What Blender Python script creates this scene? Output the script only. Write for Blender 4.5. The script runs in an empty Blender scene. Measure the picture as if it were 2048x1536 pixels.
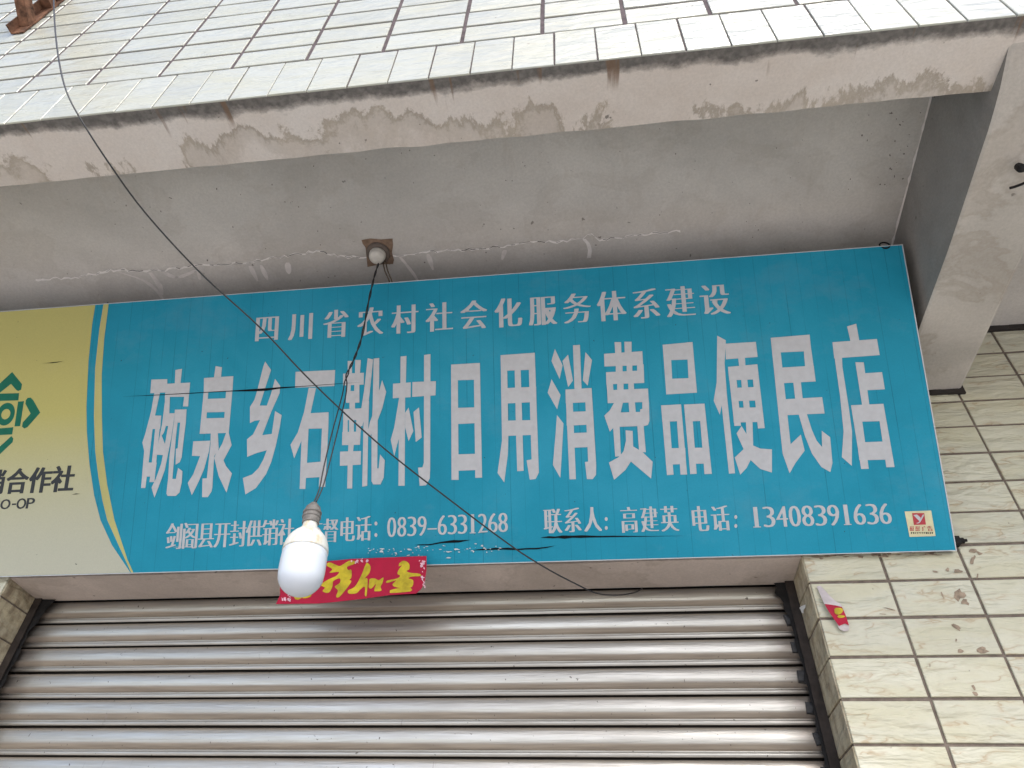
import bpy, bmesh, math, random
from mathutils import Vector, Matrix, noise as mnoise
from mathutils.geometry import tessellate_polygon

random.seed(7)
S = bpy.context.scene
COL = S.collection
Z0 = 2.45                                   # height of the reference tile joint above the ground

# ------------------------------------------------------------------ camera
F_PX, YAW, PITCH, ROLL = 1397.15, -0.15119, 0.73396, 0.04546
CAM = Vector((-0.5545, -1.8404, -0.8931 + Z0))
_f = Vector((math.sin(YAW) * math.cos(PITCH), math.cos(YAW) * math.cos(PITCH), math.sin(PITCH)))
_r0 = Vector((math.cos(YAW), -math.sin(YAW), 0))
_u0 = _r0.cross(_f)
_r = _r0 * math.cos(ROLL) + _u0 * math.sin(ROLL)
_u = -_r0 * math.sin(ROLL) + _u0 * math.cos(ROLL)
cam_data = bpy.data.cameras.new('camera')
cam = bpy.data.objects.new('camera', cam_data)
COL.objects.link(cam)
cam.matrix_world = Matrix(((_r.x, _u.x, -_f.x, CAM.x), (_r.y, _u.y, -_f.y, CAM.y), (_r.z, _u.z, -_f.z, CAM.z), (0, 0, 0, 1)))
cam_data.sensor_width = 36
cam_data.lens = F_PX / 2048 * 36
cam_data.clip_start = 0.05
cam_data.clip_end = 2000
S.camera = cam

# ------------------------------------------------------------------ light
SUN_EL, SUN_AZ = math.radians(46), math.radians(160)     # azimuth clockwise from +Y
W = bpy.data.worlds.new('World'); S.world = W; W.use_nodes = True
_n = W.node_tree.nodes; _l = W.node_tree.links
sky = _n.new('ShaderNodeTexSky'); sky.sky_type = 'NISHITA'; sky.sun_disc = False
sky.sun_elevation = SUN_EL; sky.sun_rotation = SUN_AZ
sky.dust_density = 2.5; sky.air_density = 1.0; sky.ozone_density = 1.0
_l.new(sky.outputs[0], _n['Background'].inputs[0]); _n['Background'].inputs[1].default_value = 0.15
sun_d = bpy.data.lights.new('sun', 'SUN'); sun_d.energy = 1.1; sun_d.angle = math.radians(18); sun_d.color = (1, 0.965, 0.91)
sun = bpy.data.objects.new('sun', sun_d); COL.objects.link(sun)
_sd = Vector((math.sin(SUN_AZ) * math.cos(SUN_EL), math.cos(SUN_AZ) * math.cos(SUN_EL), math.sin(SUN_EL)))
sun.rotation_euler = _sd.to_track_quat('Z', 'Y').to_euler(); sun.location = (0, -4, 8)
S.view_settings.view_transform = 'Standard'; S.view_settings.look = 'None'
S.view_settings.gamma = 1; S.view_settings.exposure = 0.93
S.cycles.max_bounces = 7; S.cycles.diffuse_bounces = 4; S.cycles.glossy_bounces = 3; S.cycles.transmission_bounces = 2; S.cycles.caustics_reflective = False; S.cycles.caustics_refractive = False

# ------------------------------------------------------------------ pixels of the photograph -> places
def ray(x, y): return _f + _r * ((x - 1024) / F_PX) + _u * ((768 - y) / F_PX)
def on_plane(x, y, axis, val):
    d = ray(x, y); t = (val - CAM[axis]) / d[axis]; return CAM + d * t
def on_gen(x, y, p0, n, off=0.0):
    d = ray(x, y); t = ((p0 - CAM).dot(n) + off) / d.dot(n); return CAM + d * t
# sloping underside of the slab: z = Z0 + .925 - .13 y
SOF_N = Vector((0, 0.13, 1)).normalized(); SOF_P = Vector((0, 0, Z0 + 0.925))
def soff(x, y, drop=0.0): return on_gen(x, y, SOF_P, SOF_N, -drop)
# leaning sign
TILT = math.radians(28.28)
SG_V = Vector((0, -math.sin(TILT), math.cos(TILT))); SG_N = Vector((0, -math.cos(TILT), -math.sin(TILT)))
SG_O = Vector((0.3935, -0.02, Z0 + 0.0741)); SG_H = 0.889; SG_L = 3.45
def sgp(u, v, h=0.0): return SG_O + Vector((u, 0, 0)) + SG_V * v + SG_N * h
def sguv(x, y):
    p = on_gen(x, y, SG_O, SG_N) - SG_O; return (p.x, p.dot(SG_V))
def sgpx(x, y, h): u, v = sguv(x, y); return sgp(u, v, h)

# ------------------------------------------------------------------ scene graph helpers
def tag(o, label, cat, group=None, kind=None):
    if label: o['label'] = label
    if cat: o['category'] = cat
    if group: o['group'] = group
    if kind: o['kind'] = kind
    return o
def thing(name, label, cat, loc=(0, 0, 0), group=None):
    o = bpy.data.objects.new(name, None); o.empty_display_size = 0.05; COL.objects.link(o)
    o.location = loc; return tag(o, label, cat, group)
def wl(o):
    v = Vector(o.location)
    while o.parent: o = o.parent; v += Vector(o.location)
    return v
def link_mesh(name, me, m, parent=None, loc=None, smooth=False):
    o = bpy.data.objects.new(name, me); COL.objects.link(o)
    if m and not me.materials: me.materials.append(m)
    if parent: o.parent = parent
    if loc is not None: o.location = loc
    if smooth:
        for p in me.polygons: p.use_smooth = True
    return o
class MB:
    """collects faces in world coordinates; build() links them as one mesh object"""
    def __init__(s): s.v = []; s.f = []
    def add(s, vs, fs):
        b = len(s.v); s.v += [tuple(x) for x in vs]; s.f += [tuple(b + i for i in f) for f in fs]
    def box(s, x0, x1, y0, y1, z0, z1):
        s.add([(x0, y0, z0), (x1, y0, z0), (x1, y1, z0), (x0, y1, z0), (x0, y0, z1), (x1, y0, z1), (x1, y1, z1), (x0, y1, z1)],
              [(3, 2, 1, 0), (4, 5, 6, 7), (0, 1, 5, 4), (1, 2, 6, 5), (2, 3, 7, 6), (3, 0, 4, 7)])
    def poly(s, pts):
        """flat polygon, any outline"""
        pts = [Vector(p) for p in pts]
        s.add(pts, [tuple(t) for t in tessellate_polygon([pts])])
    def prism_x(s, prof, xs, jit=None):
        """closed profile of (y,z) swept along x through the stations xs"""
        n = len(prof); vs = []
        for k, x in enumerate(xs):
            for i, (y, z) in enumerate(prof):
                dy, dz = jit(x, i) if jit else (0, 0)
                vs.append((x, y + dy, z + dz))
        fs = []
        for k in range(len(xs) - 1):
            for i in range(n):
                j = (i + 1) % n
                fs.append((k * n + i, k * n + j, (k + 1) * n + j, (k + 1) * n + i))
        fs.append(tuple(range(n))[::-1]); fs.append(tuple((len(xs) - 1) * n + i for i in range(n)))
        s.add(vs, fs)
    def tube(s, pts, r, n=8):
        pts = [Vector(p) for p in pts]; vs = []; up = Vector((0.31, 0.2, 0.93))
        for k, p in enumerate(pts):
            t = (pts[min(k + 1, len(pts) - 1)] - pts[max(k - 1, 0)]).normalized()
            a = t.cross(up)
            if a.length < 1e-4: a = t.cross(Vector((1, 0, 0)))
            a.normalize(); b = t.cross(a)
            rr = r[k] if isinstance(r, (list, tuple)) else r
            for i in range(n):
                w = 2 * math.pi * i / n; vs.append(p + a * (rr * math.cos(w)) + b * (rr * math.sin(w)))
        fs = [(k * n + i, k * n + (i + 1) % n, (k + 1) * n + (i + 1) % n, (k + 1) * n + i) for k in range(len(pts) - 1) for i in range(n)]
        fs += [tuple(range(n))[::-1], tuple((len(pts) - 1) * n + i for i in range(n))]
        s.add(vs, fs)
    def lathe(s, prof, org, axis, n=32):
        """profile of (radius, distance along axis)"""
        axis = Vector(axis).normalized(); a = axis.cross(Vector((0.3, 1, 0.1))).normalized(); b = axis.cross(a); org = Vector(org)
        vs = []
        for (r, h) in prof:
            for i in range(n):
                w = 2 * math.pi * i / n; vs.append(org + axis * h + a * (r * math.cos(w)) + b * (r * math.sin(w)))
        fs = [(k * n + i, k * n + (i + 1) % n, (k + 1) * n + (i + 1) % n, (k + 1) * n + i) for k in range(len(prof) - 1) for i in range(n)]
        fs += [tuple(range(n))[::-1], tuple((len(prof) - 1) * n + i for i in range(n))]
        s.add(vs, fs)
    def build(s, name, m, parent=None, smooth=False, recalc=True, top_loc=None):
        o0 = wl(parent) if parent else Vector(top_loc or (0, 0, 0))
        me = bpy.data.meshes.new(name)
        me.from_pydata([tuple(Vector(v) - o0) for v in s.v], [], s.f)
        if recalc:
            b = bmesh.new(); b.from_mesh(me); bmesh.ops.recalc_face_normals(b, faces=b.faces); b.to_mesh(me); b.free()
        me.update()
        return link_mesh(name, me, m, parent, None if parent else o0, smooth)

def smooth_path(pts, k=6):
    pts = [Vector(p) for p in pts]; out = []
    for i in range(len(pts) - 1):
        p0, p1, p2, p3 = pts[max(i - 1, 0)], pts[i], pts[i + 1], pts[min(i + 2, len(pts) - 1)]
        for j in range(k):
            t = j / k
            out.append(0.5 * ((2 * p1) + (p2 - p0) * t + (2 * p0 - 5 * p1 + 4 * p2 - p3) * t * t + (3 * p1 - p0 - 3 * p2 + p3) * t ** 3))
    return out + [pts[-1]]
def blob(cx, cy, rx, ry, n=14, rough=0.35, rot=0.0, rnd=random):
    out = []
    for i in range(n):
        w = 2 * math.pi * i / n; k = 1 + rough * (rnd.random() - 0.5) * 2
        a, b = rx * k * math.cos(w), ry * k * math.sin(w)
        out.append((cx + a * math.cos(rot) - b * math.sin(rot), cy + a * math.sin(rot) + b * math.cos(rot)))
    return out

# ------------------------------------------------------------------ materials
class NT:
    def __init__(s, name, col=(0.5, 0.5, 0.5), rough=0.6, metal=0.0, spec=0.5):
        s.m = bpy.data.materials.new(name); s.m.use_nodes = True; s.t = s.m.node_tree; s.b = s.t.nodes['Principled BSDF']
        s.b.inputs['Base Color'].default_value = (*col, 1); s.b.inputs['Roughness'].default_value = rough
        s.b.inputs['Metallic'].default_value = metal; s.b.inputs['Specular IOR Level'].default_value = spec
    def n(s, t, **kw):
        nd = s.t.nodes.new(t)
        for k, v in kw.items(): setattr(nd, k, v)
        return nd
    def L(s, a, b): s.t.links.new(a, b)
    def pos(s, scale=(1, 1, 1), rnd=False, obj=False):
        g = s.n('ShaderNodeTexCoord').outputs['Object'] if obj else s.n('ShaderNodeNewGeometry').outputs['Position']
        mp = s.n('ShaderNodeMapping'); mp.inputs['Scale'].default_value = scale; s.L(g, mp.inputs[0])
        if rnd:
            oi = s.n('ShaderNodeObjectInfo'); ml = s.n('ShaderNodeMath', operation='MULTIPLY'); ml.inputs[1].default_value = 37
            s.L(oi.outputs['Random'], ml.inputs[0]); s.L(ml.outputs[0], mp.inputs['Location'])
        return mp.outputs[0]
    def sep(s, v): return s.n('ShaderNodeSeparateXYZ'), v
    def xyz(s, v):
        q = s.n('ShaderNodeSeparateXYZ'); s.L(v, q.inputs[0]); return q.outputs
    def noise(s, v, scale, detail=4, rough=0.55, dist=0.0):
        q = s.n('ShaderNodeTexNoise'); q.inputs['Scale'].default_value = scale; q.inputs['Detail'].default_value = detail
        q.inputs['Roughness'].default_value = rough; q.inputs['Distortion'].default_value = dist
        s.L(v, q.inputs['Vector']); return q.outputs['Fac']
    def ramp(s, fac, stops, interp='LINEAR'):
        q = s.n('ShaderNodeValToRGB'); s.L(fac, q.inputs[0]); e = q.color_ramp; e.interpolation = interp
        while len(e.elements) > 1: e.elements.remove(e.elements[-1])
        e.elements[0].position = stops[0][0]; e.elements[0].color = s.c4(stops[0][1])
        for p, c in stops[1:]:
            k = e.elements.new(p); k.color = s.c4(c)
        return q.outputs[0]
    def c4(s, c):
        return (c, c, c, 1) if isinstance(c, (int, float)) else (*c, 1)
    def mix(s, fac, a, b, mode='MIX'):
        q = s.n('ShaderNodeMix', data_type='RGBA', blend_type=mode)
        for sock, val in ((q.inputs[0], fac), (q.inputs[6], a), (q.inputs[7], b)):
            if isinstance(val, (int, float)): sock.default_value = val if sock == q.inputs[0] else (val, val, val, 1)
            elif isinstance(val, tuple): sock.default_value = (*val, 1)
            else: s.L(val, sock)
        return q.outputs[2]
    def math(s, op, a, b=None, c=None):
        q = s.n('ShaderNodeMath', operation=op)
        for i, v in enumerate((a, b, c)):
            if v is None: continue
            if isinstance(v, (int, float)): q.inputs[i].default_value = v
            else: s.L(v, q.inputs[i])
        return q.outputs[0]
    def maprange(s, v, a, b, c=0.0, d=1.0):
        q = s.n('ShaderNodeMapRange'); q.interpolation_type = 'SMOOTHSTEP'
        s.L(v, q.inputs[0])
        for i, k in enumerate((a, b, c, d)): q.inputs[i + 1].default_value = k
        return q.outputs[0]
    def bump(s, h, strength=0.3, dist=0.004):
        q = s.n('ShaderNodeBump'); q.inputs['Strength'].default_value = strength; q.inputs['Distance'].default_value = dist
        s.L(h, q.inputs['Height']); s.L(q.outputs[0], s.b.inputs['Normal'])
    def color(s, c): s.L(c, s.b.inputs['Base Color'])
    def rough(s, c): s.L(c, s.b.inputs['Roughness'])

def mat_plain(name, col, rough=0.6, metal=0.0, spec=0.5, var=0.12, scale=30, bump=0.0):
    t = NT(name, col, rough, metal, spec); p = t.pos()
    f = t.noise(p, scale, 5, 0.6)
    lo = tuple(c * (1 - var) for c in col); hi = tuple(min(1, c * (1 + var)) for c in col)
    t.color(t.ramp(f, [(0.3, lo), (0.7, hi)]))
    if bump: t.bump(t.noise(p, scale * 3, 4), bump, 0.002)
    return t.m

def mat_plaster(name, col, dirt=(0.10, 0.09, 0.08), cloud=0.18, specks=True, marks=0.0):
    t = NT(name, col, 0.9, 0, 0.25); p = t.pos()
    big = t.noise(p, 2.3, 5, 0.6, 0.6)
    lo = tuple(c * (1 - cloud) for c in col); hi = tuple(c * (1 + cloud * 0.6) for c in col)
    c = t.ramp(big, [(0.32, lo), (0.55, col), (0.72, hi)])
    fine = t.noise(p, 140, 3, 0.7)
    c = t.mix(0.30, c, t.ramp(fine, [(0.3, 0.5), (0.7, 1.0)]), 'MULTIPLY')
    patch = t.noise(t.pos((1.1, 1.6, 1)), 1.1, 3, 0.5, 0.3)
    c = t.mix(t.ramp(patch, [(0.50, 0.0), (0.53, 0.10), (0.72, 0.22)]), c, tuple(k * 0.6 for k in col))
    streak = t.noise(t.pos((14, 3, 3)), 2.0, 4, 0.6)
    c = t.mix(t.ramp(streak, [(0.6, 0.0), (0.75, 0.16)]), c, (0.30, 0.24, 0.19))
    if specks:
        sp = t.noise(p, 42, 2, 0.5)
        c = t.mix(t.ramp(sp, [(0.735, 0.0), (0.76, 0.65)]), c, dirt)
    if marks:
        mk = t.noise(t.pos((1, 1.4, 1)), 3.6, 5, 0.62, 0.4)
        c = t.mix(t.ramp(mk, [(0.52, 0.0), (0.56, marks), (0.60, marks * 0.45), (0.75, marks)]), c, (0.27, 0.22, 0.17))
    t.color(c); t.bump(t.noise(p, 60, 6, 0.65), 0.35, 0.003)
    return t.m

def mat_beam():
    t = NT('stained_beam_plaster', (0.4, 0.37, 0.33), 0.9, 0, 0.2); p = t.pos(); X = t.xyz(p)
    big = t.noise(p, 3.2, 5, 0.6, 0.5)
    c = t.ramp(big, [(0.3, (0.62, 0.55, 0.49)), (0.5, (0.68, 0.62, 0.565)), (0.7, (0.72, 0.675, 0.63))])
    # water stains creeping in from the inner edge, with a darker tide line
    sx = t.pos((1.0, 0.55, 1))
    nz = t.noise(sx, 4.6, 7, 0.74, 0.3)
    inner = t.maprange(X[1], -1.12, -0.95, -0.08, 0.26)
    lv = t.math('ADD', t.math('ADD', nz, inner), t.math('MULTIPLY', t.math('SUBTRACT', t.noise(t.pos((1, 0.5, 1)), 2.6, 2), 0.58), 1.0))
    stain = t.ramp(lv, [(0.60, 0.0), (0.632, 0.9), (0.66, 0.8), (0.70, 0.4), (0.76, 0.35), (0.84, 0.05)])
    tone = t.ramp(t.noise(p, 9, 4), [(0.35, (0.25, 0.21, 0.16)), (0.65, (0.36, 0.30, 0.22))])
    c = t.mix(t.math('MULTIPLY', stain, 0.72), c, tone)
    bl = t.noise(t.pos((1, 1.5, 1)), 3.3, 5, 0.65)
    c = t.mix(t.ramp(bl, [(0.66, 0.0), (0.73, 0.55)]), c, (0.15, 0.14, 0.125))
    # black mould along the outer arris
    nm = t.noise(t.pos((1, 1.2, 1)), 11, 6, 0.7)
    mould = t.math('ADD', t.maprange(X[1], -1.055, -1.125, 0.0, 1.0), t.math('MULTIPLY', t.math('SUBTRACT', nm, 0.5), 1.3))
    c = t.mix(t.ramp(mould, [(0.33, 0.0), (0.5, 0.5), (0.72, 0.9)]), c, t.ramp(t.noise(p, 60, 4), [(0.35, (0.07, 0.068, 0.065)), (0.7, (0.17, 0.16, 0.15))]))
    # rust runs and dark spots
    rn = t.noise(t.pos((26, 2.2, 1)), 1.0, 3, 0.5)
    run = t.math('MULTIPLY', t.ramp(rn, [(0.66, 0.0), (0.70, 0.8)]), t.maprange(X[1], -1.03, -1.09, 0.0, 1.0))
    c = t.mix(run, c, (0.20, 0.13, 0.085))
    sp = t.noise(p, 34, 3, 0.6)
    c = t.mix(t.ramp(sp, [(0.72, 0.0), (0.75, 0.7)]), c, (0.09, 0.08, 0.07))
    c = t.mix(0.25, c, t.ramp(t.noise(p, 170, 3, 0.7), [(0.3, 0.5), (0.7, 1.0)]), 'MULTIPLY')
    t.color(c); t.bump(t.noise(p, 45, 7, 0.65), 0.5, 0.004)
    return t.m

def mat_tile(name, base, dirty=0.0, gloss=0.32, vein=0.5, bump=0.9):
    t = NT(name, base, gloss, 0, 0.5)
    p = t.pos((1, 1, 3.3), rnd=True)
    h = t.noise(p, 9, 3, 0.5, 0.35)
    oi = t.n('ShaderNodeObjectInfo').outputs['Random']
    lo = tuple(c * 0.92 for c in base); hi = tuple(min(1, c * 1.05) for c in base)
    c = t.ramp(oi, [(0.0, lo), (0.5, base), (1.0, hi)])
    warm = tuple(a * b for a, b in zip(base, (1.0, 0.975, 0.88)))
    soft = t.noise(p, 5, 2)
    c = t.mix(t.ramp(soft, [(0.4, 0.0), (0.65, 0.7)]), c, warm)
    # grime lodged here and there in the carved wave lines
    ln = t.ramp(h, [(0.44, 0.0), (0.488, vein), (0.496, vein * 0.3), (0.53, 0.0)])
    part = t.ramp(t.noise(p, 8, 2), [(0.47, 0.0), (0.6, 1.0)])
    c = t.mix(t.math('MULTIPLY', ln, part), c, (0.40, 0.29, 0.17))
    if dirty:
        c = t.mix(t.ramp(t.noise(t.pos((1.5, 1.5, 0.8)), 16, 5, 0.7), [(0.42, 0.0), (0.66, dirty)]), c, (0.17, 0.12, 0.075))
    sp = t.noise(t.pos(), 55, 1)
    c = t.mix(t.ramp(sp, [(0.76, 0.0), (0.79, 0.5)]), c, (0.2, 0.15, 0.11))
    t.color(c)
    t.bump(t.math('ADD', h, t.math('MULTIPLY', t.noise(p, 40, 2), 0.10)), bump, 0.018)
    t.rough(t.ramp(soft, [(0.3, gloss * 0.8), (0.7, min(1, gloss * 1.6))]))
    return t.m

def mat_steel_slat():
    t = NT('shutter_steel', (0.5, 0.48, 0.46), 0.38, 0.85, 0.5)
    p = t.pos((0.8, 6, 16), rnd=True); o = t.xyz(t.pos(obj=True)); pr = t.pos((1, 1, 1), rnd=True)
    st = t.noise(p, 3.2, 5, 0.68)
    c = t.ramp(st, [(0.3, (0.42, 0.405, 0.375)), (0.55, (0.53, 0.52, 0.485)), (0.75, (0.61, 0.605, 0.575))])
    # grime settled above each interlock rib and under the joint; streaky edge
    jag = t.math('MULTIPLY', t.math('SUBTRACT', t.noise(t.pos((1.0, 1, 26), rnd=True), 5, 5, 0.7), 0.5), 0.7)
    bot = t.math('MULTIPLY', t.maprange(o[2], -0.036, -0.050, 0.0, 1.0), t.maprange(o[2], -0.0605, -0.0585, 0.0, 1.0))
    rib = t.maprange(o[2], -0.0595, -0.062, 0.0, 0.18)
    top = t.maprange(o[2], -0.016, -0.004, 0.0, 0.85)
    low = t.math('ADD', t.math('MAXIMUM', t.math('MAXIMUM', bot, top), rib), jag)
    grime = t.ramp(low, [(0.15, 0.0), (0.5, 0.6), (0.85, 0.95)])
    tone = t.ramp(t.noise(p, 6, 3), [(0.35, (0.22, 0.178, 0.135)), (0.65, (0.325, 0.272, 0.21))])
    c = t.mix(grime, c, tone)
    ends = t.math('ADD', t.maprange(t.math('ABSOLUTE', o[0]), 1.02, 1.20, 0.0, 1.0), t.math('MULTIPLY', t.math('SUBTRACT', t.noise(t.pos((3, 1, 8), rnd=True), 4, 4), 0.5), 0.7))
    em = t.ramp(ends, [(0.35, 0.0), (1.0, 0.8)])
    c = t.mix(em, c, (0.13, 0.10, 0.08))
    sp = t.noise(pr, 95, 2)
    spm = t.ramp(sp, [(0.71, 0.0), (0.74, 0.8)])
    c = t.mix(spm, c, (0.07, 0.055, 0.045))
    scr = t.ramp(t.noise(t.pos((60, 1, 5), rnd=True), 1.0, 3, 0.6), [(0.70, 0.0), (0.74, 0.5)])
    c = t.mix(scr, c, (0.30, 0.27, 0.25))
    c = t.mix(t.maprange(o[2], -0.0742, -0.0750, 0.0, 0.97), c, (0.008, 0.006, 0.005))
    t.color(c)
    t.rough(t.math('ADD', t.ramp(st, [(0.3, 0.50), (0.7, 0.35)]), t.math('MULTIPLY', grime, 0.3)))
    t.L(t.math('SUBTRACT', 0.84, t.math('MULTIPLY', grime, 0.68)), t.b.inputs['Metallic'])
    t.bump(t.math('ADD', t.noise(p, 8, 4), t.math('MULTIPLY', t.noise(t.pos((1, 1, 3), rnd=True), 2.6, 2), 2.2)), 0.3, 0.004)
    return t.m

def mat_sign(name, base, gradient=None, lines=True):
    t = NT(name, base, 0.6, 0, 0.2); g = t.pos(); X = t.xyz(g)
    if gradient:
        c = t.ramp(t.maprange(X[2], Z0 + 0.07, Z0 + 0.86), [(0.0, gradient), (0.62, base), (1.0, base)])
    else:
        c = t.ramp(t.noise(g, 2.2, 4, 0.6, 0.5), [(0.32, tuple(k * 0.88 for k in base)), (0.5, base), (0.68, tuple(min(1, k * 1.08 + 0.012) for k in base))])
    c = t.mix(0.10, c, t.ramp(t.noise(g, 260, 2), [(0.3, 0.3), (0.7, 1.0)]), 'MULTIPLY')
    if lines:                                                   # flute lines of the hollow board showing through
        fr = t.math('FRACT', t.math('MULTIPLY', X[0], 1 / 0.0425))
        ln = t.ramp(fr, [(0.0, 1.0), (0.035, 0.9), (0.06, 0.0)])
        br = t.ramp(t.noise(t.pos((23.5, 2.5, 2.5)), 1.0, 4), [(0.40, 0.0), (0.62, 0.55)])
        c = t.mix(t.math('MULTIPLY', ln, br), c, tuple(k * 0.35 for k in base))
    sp = t.noise(g, 75, 2)
    c = t.mix(t.ramp(sp, [(0.755, 0.0), (0.775, 0.75)]), c, (0.02, 0.03, 0.035))
    dust = t.noise(t.pos((1, 1, 1.5)), 4, 6, 0.7)
    c = t.mix(t.ramp(dust, [(0.55, 0.0), (0.8, 0.10)]), c, (0.42, 0.42, 0.40))
    t.color(c); t.bump(t.noise(t.pos((9, 1, 1)), 6, 3), 0.08, 0.003)
    return t.m

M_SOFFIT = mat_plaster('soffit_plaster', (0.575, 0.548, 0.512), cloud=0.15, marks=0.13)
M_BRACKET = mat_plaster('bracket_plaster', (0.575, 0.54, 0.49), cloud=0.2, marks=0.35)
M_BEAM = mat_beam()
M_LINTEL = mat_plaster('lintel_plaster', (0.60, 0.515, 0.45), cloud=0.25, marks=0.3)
M_BRACKET_SHADE = mat_plaster('shaded_bracket_side', (0.32, 0.305, 0.285), cloud=0.4)  # mottled plaster, darkened to paint in the shade on the bracket's sides
M_WALL = mat_plaster('bare_wall_plaster', (0.35, 0.32, 0.29))
M_GROUT = mat_plain('grout', (0.19, 0.155, 0.13), 0.95, 0, 0.1, 0.3, 40, 0.4)
M_GROUT_UP = mat_plain('facade_grout', (0.115, 0.095, 0.10), 0.95, 0, 0.1, 0.3, 40, 0.4)
M_TILE = mat_tile('pillar_tile', (0.575, 0.56, 0.44), 0.05, 0.38, 0.75)
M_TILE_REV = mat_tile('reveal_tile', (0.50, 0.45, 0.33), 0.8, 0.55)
M_TILE_UP = mat_tile('facade_tile', (0.46, 0.475, 0.425), 0.0, 0.2, 0.06, 0.5)
M_SLAT = mat_steel_slat()
M_RAIL = mat_plain('rail_steel', (0.045, 0.036, 0.032), 0.7, 0.3, 0.3, 0.4, 25, 0.4)
M_LOCK = mat_plain('end_lock_plastic', (0.038, 0.038, 0.04), 0.6, 0, 0.4, 0.5, 60, 0.4)
M_BLACK = mat_plain('black_grease', (0.012, 0.011, 0.011), 0.8, 0, 0.3, 0.5, 60, 0.5)
M_BLUE = mat_sign('sign_blue', (0.013, 0.282, 0.42))
M_YELLOW = mat_sign('sign_yellow', (0.50, 0.465, 0.165), (0.485, 0.49, 0.395), lines=False)
M_STRIPE = mat_sign('sign_stripe_yellow', (0.52, 0.49, 0.20), lines=False)
M_WHITE = mat_plain('sign_white_print', (0.50, 0.51, 0.53), 0.6, 0, 0.2, 0.06, 50)
M_TEXTBLK = mat_plain('sign_black_print', (0.02, 0.025, 0.03), 0.6)
M_GREEN = mat_plain('sign_green_print', (0.0, 0.13, 0.08), 0.6, 0, 0.3, 0.1)
M_EDGE = mat_plain('sign_edge', (0.55, 0.58, 0.6), 0.5)
M_TEAR = mat_plain('tear_hole', (0.008, 0.010, 0.012), 0.9, 0, 0.1)
def mat_bulb():
    t = NT('bulb_white_plastic', (0.78, 0.78, 0.74), 0.36, 0, 0.5); p = t.pos((1, 1, 0.35))
    c = t.ramp(t.noise(p, 55, 4, 0.65), [(0.50, (0.66, 0.66, 0.62)), (0.62, (0.60, 0.54, 0.40)), (0.75, (0.48, 0.37, 0.22))])
    t.color(c); return t.m
M_BULBW = mat_bulb()
M_DIFF = NT('bulb_diffuser', (0.62, 0.67, 0.74), 0.24, 0, 0.5).m
M_SOCK = mat_plain('socket_grey', (0.17, 0.16, 0.15), 0.65, 0, 0.4, 0.3, 90)
M_WIRE = mat_plain('cable_black', (0.018, 0.018, 0.02), 0.42, 0, 0.5)
M_WIREB = mat_plain('cord_brown', (0.10, 0.075, 0.05), 0.6)
M_RED = mat_plain('banner_red', (0.40, 0.004, 0.035), 0.5, 0, 0.25, 0.12, 18, 0.25)
M_GOLD = mat_plain('banner_gold', (0.52, 0.40, 0.02), 0.5, 0, 0.25, 0.35, 28)
M_PINK = mat_plain('worn_print', (0.75, 0.45, 0.52), 0.5, 0, 0.3, 0.3, 60)
M_FILM = mat_plain('plastic_film', (0.52, 0.46, 0.46), 0.35, 0, 0.5, 0.15, 40)
M_PAPER = mat_plain('white_paper', (0.85, 0.85, 0.83), 0.7, 0, 0.3, 0.06)
M_RUST = mat_plain('rusty_steel', (0.17, 0.085, 0.05), 0.85, 0.2, 0.3, 0.75, 32, 0.6)
M_ROSE = mat_plain('rose_plastic', (0.55, 0.53, 0.48), 0.45, 0, 0.5, 0.1, 60)
M_PATCH = mat_plain('bare_mortar', (0.21, 0.145, 0.105), 0.95, 0, 0.1, 0.25, 60, 0.6)
M_FILLER = mat_plain('white_filler', (0.74, 0.71, 0.68), 0.9, 0, 0.2, 0.14, 45, 0.5)
M_SMEAR = mat_plain('thin_filler_smear', (0.64, 0.60, 0.57), 0.9, 0, 0.2, 0.10, 45)
M_CRACK = mat_plain('crack_dark', (0.03, 0.025, 0.022), 0.95)
M_GLUE = mat_plain('old_glue', (0.31, 0.24, 0.175), 0.8, 0, 0.3, 0.45, 70, 0.4)
M_GROUND = mat_plaster('street_concrete', (0.62, 0.585, 0.54), specks=False)

# ------------------------------------------------------------------ the setting
g = MB(); g.poly([(-400, -400, 0), (400, -400, 0), (400, 400, 0), (-400, 400, 0)])
go = g.build('ground', M_GROUND, recalc=False); go['kind'] = 'structure'
if go.data.polygons[0].normal.z < 0: go.data.flip_normals()

# ------------------------------------------------------------------ the shop building
BX0, BX1 = -4.2, 2.4
DOOR_L, DOOR_R = -2.412, 0.0
YU, ZU = -1.1235, 0.958                     # facade tile plane; joint above the soldier course
bld = thing('shop_building', 'tiled shop front with overhanging upper storey and concrete soffit', 'building', (-1.2, 0.3, 0))

# core behind the opening, and the upper storey
b = MB(); b.box(BX0, BX1, 0.30, 4.0, 0, Z0 + 0.93); b.build('rear_wall', M_WALL, bld)
b = MB(); b.box(BX0, BX1, YU + 0.003, 4.0, Z0 + 1.16, Z0 + 3.6)
b.box(BX0, BX1, YU + 0.003, -0.955, Z0 + 0.781, Z0 + 1.1595); fac = b.build('facade_wall', M_GROUT_UP, bld)

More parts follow.
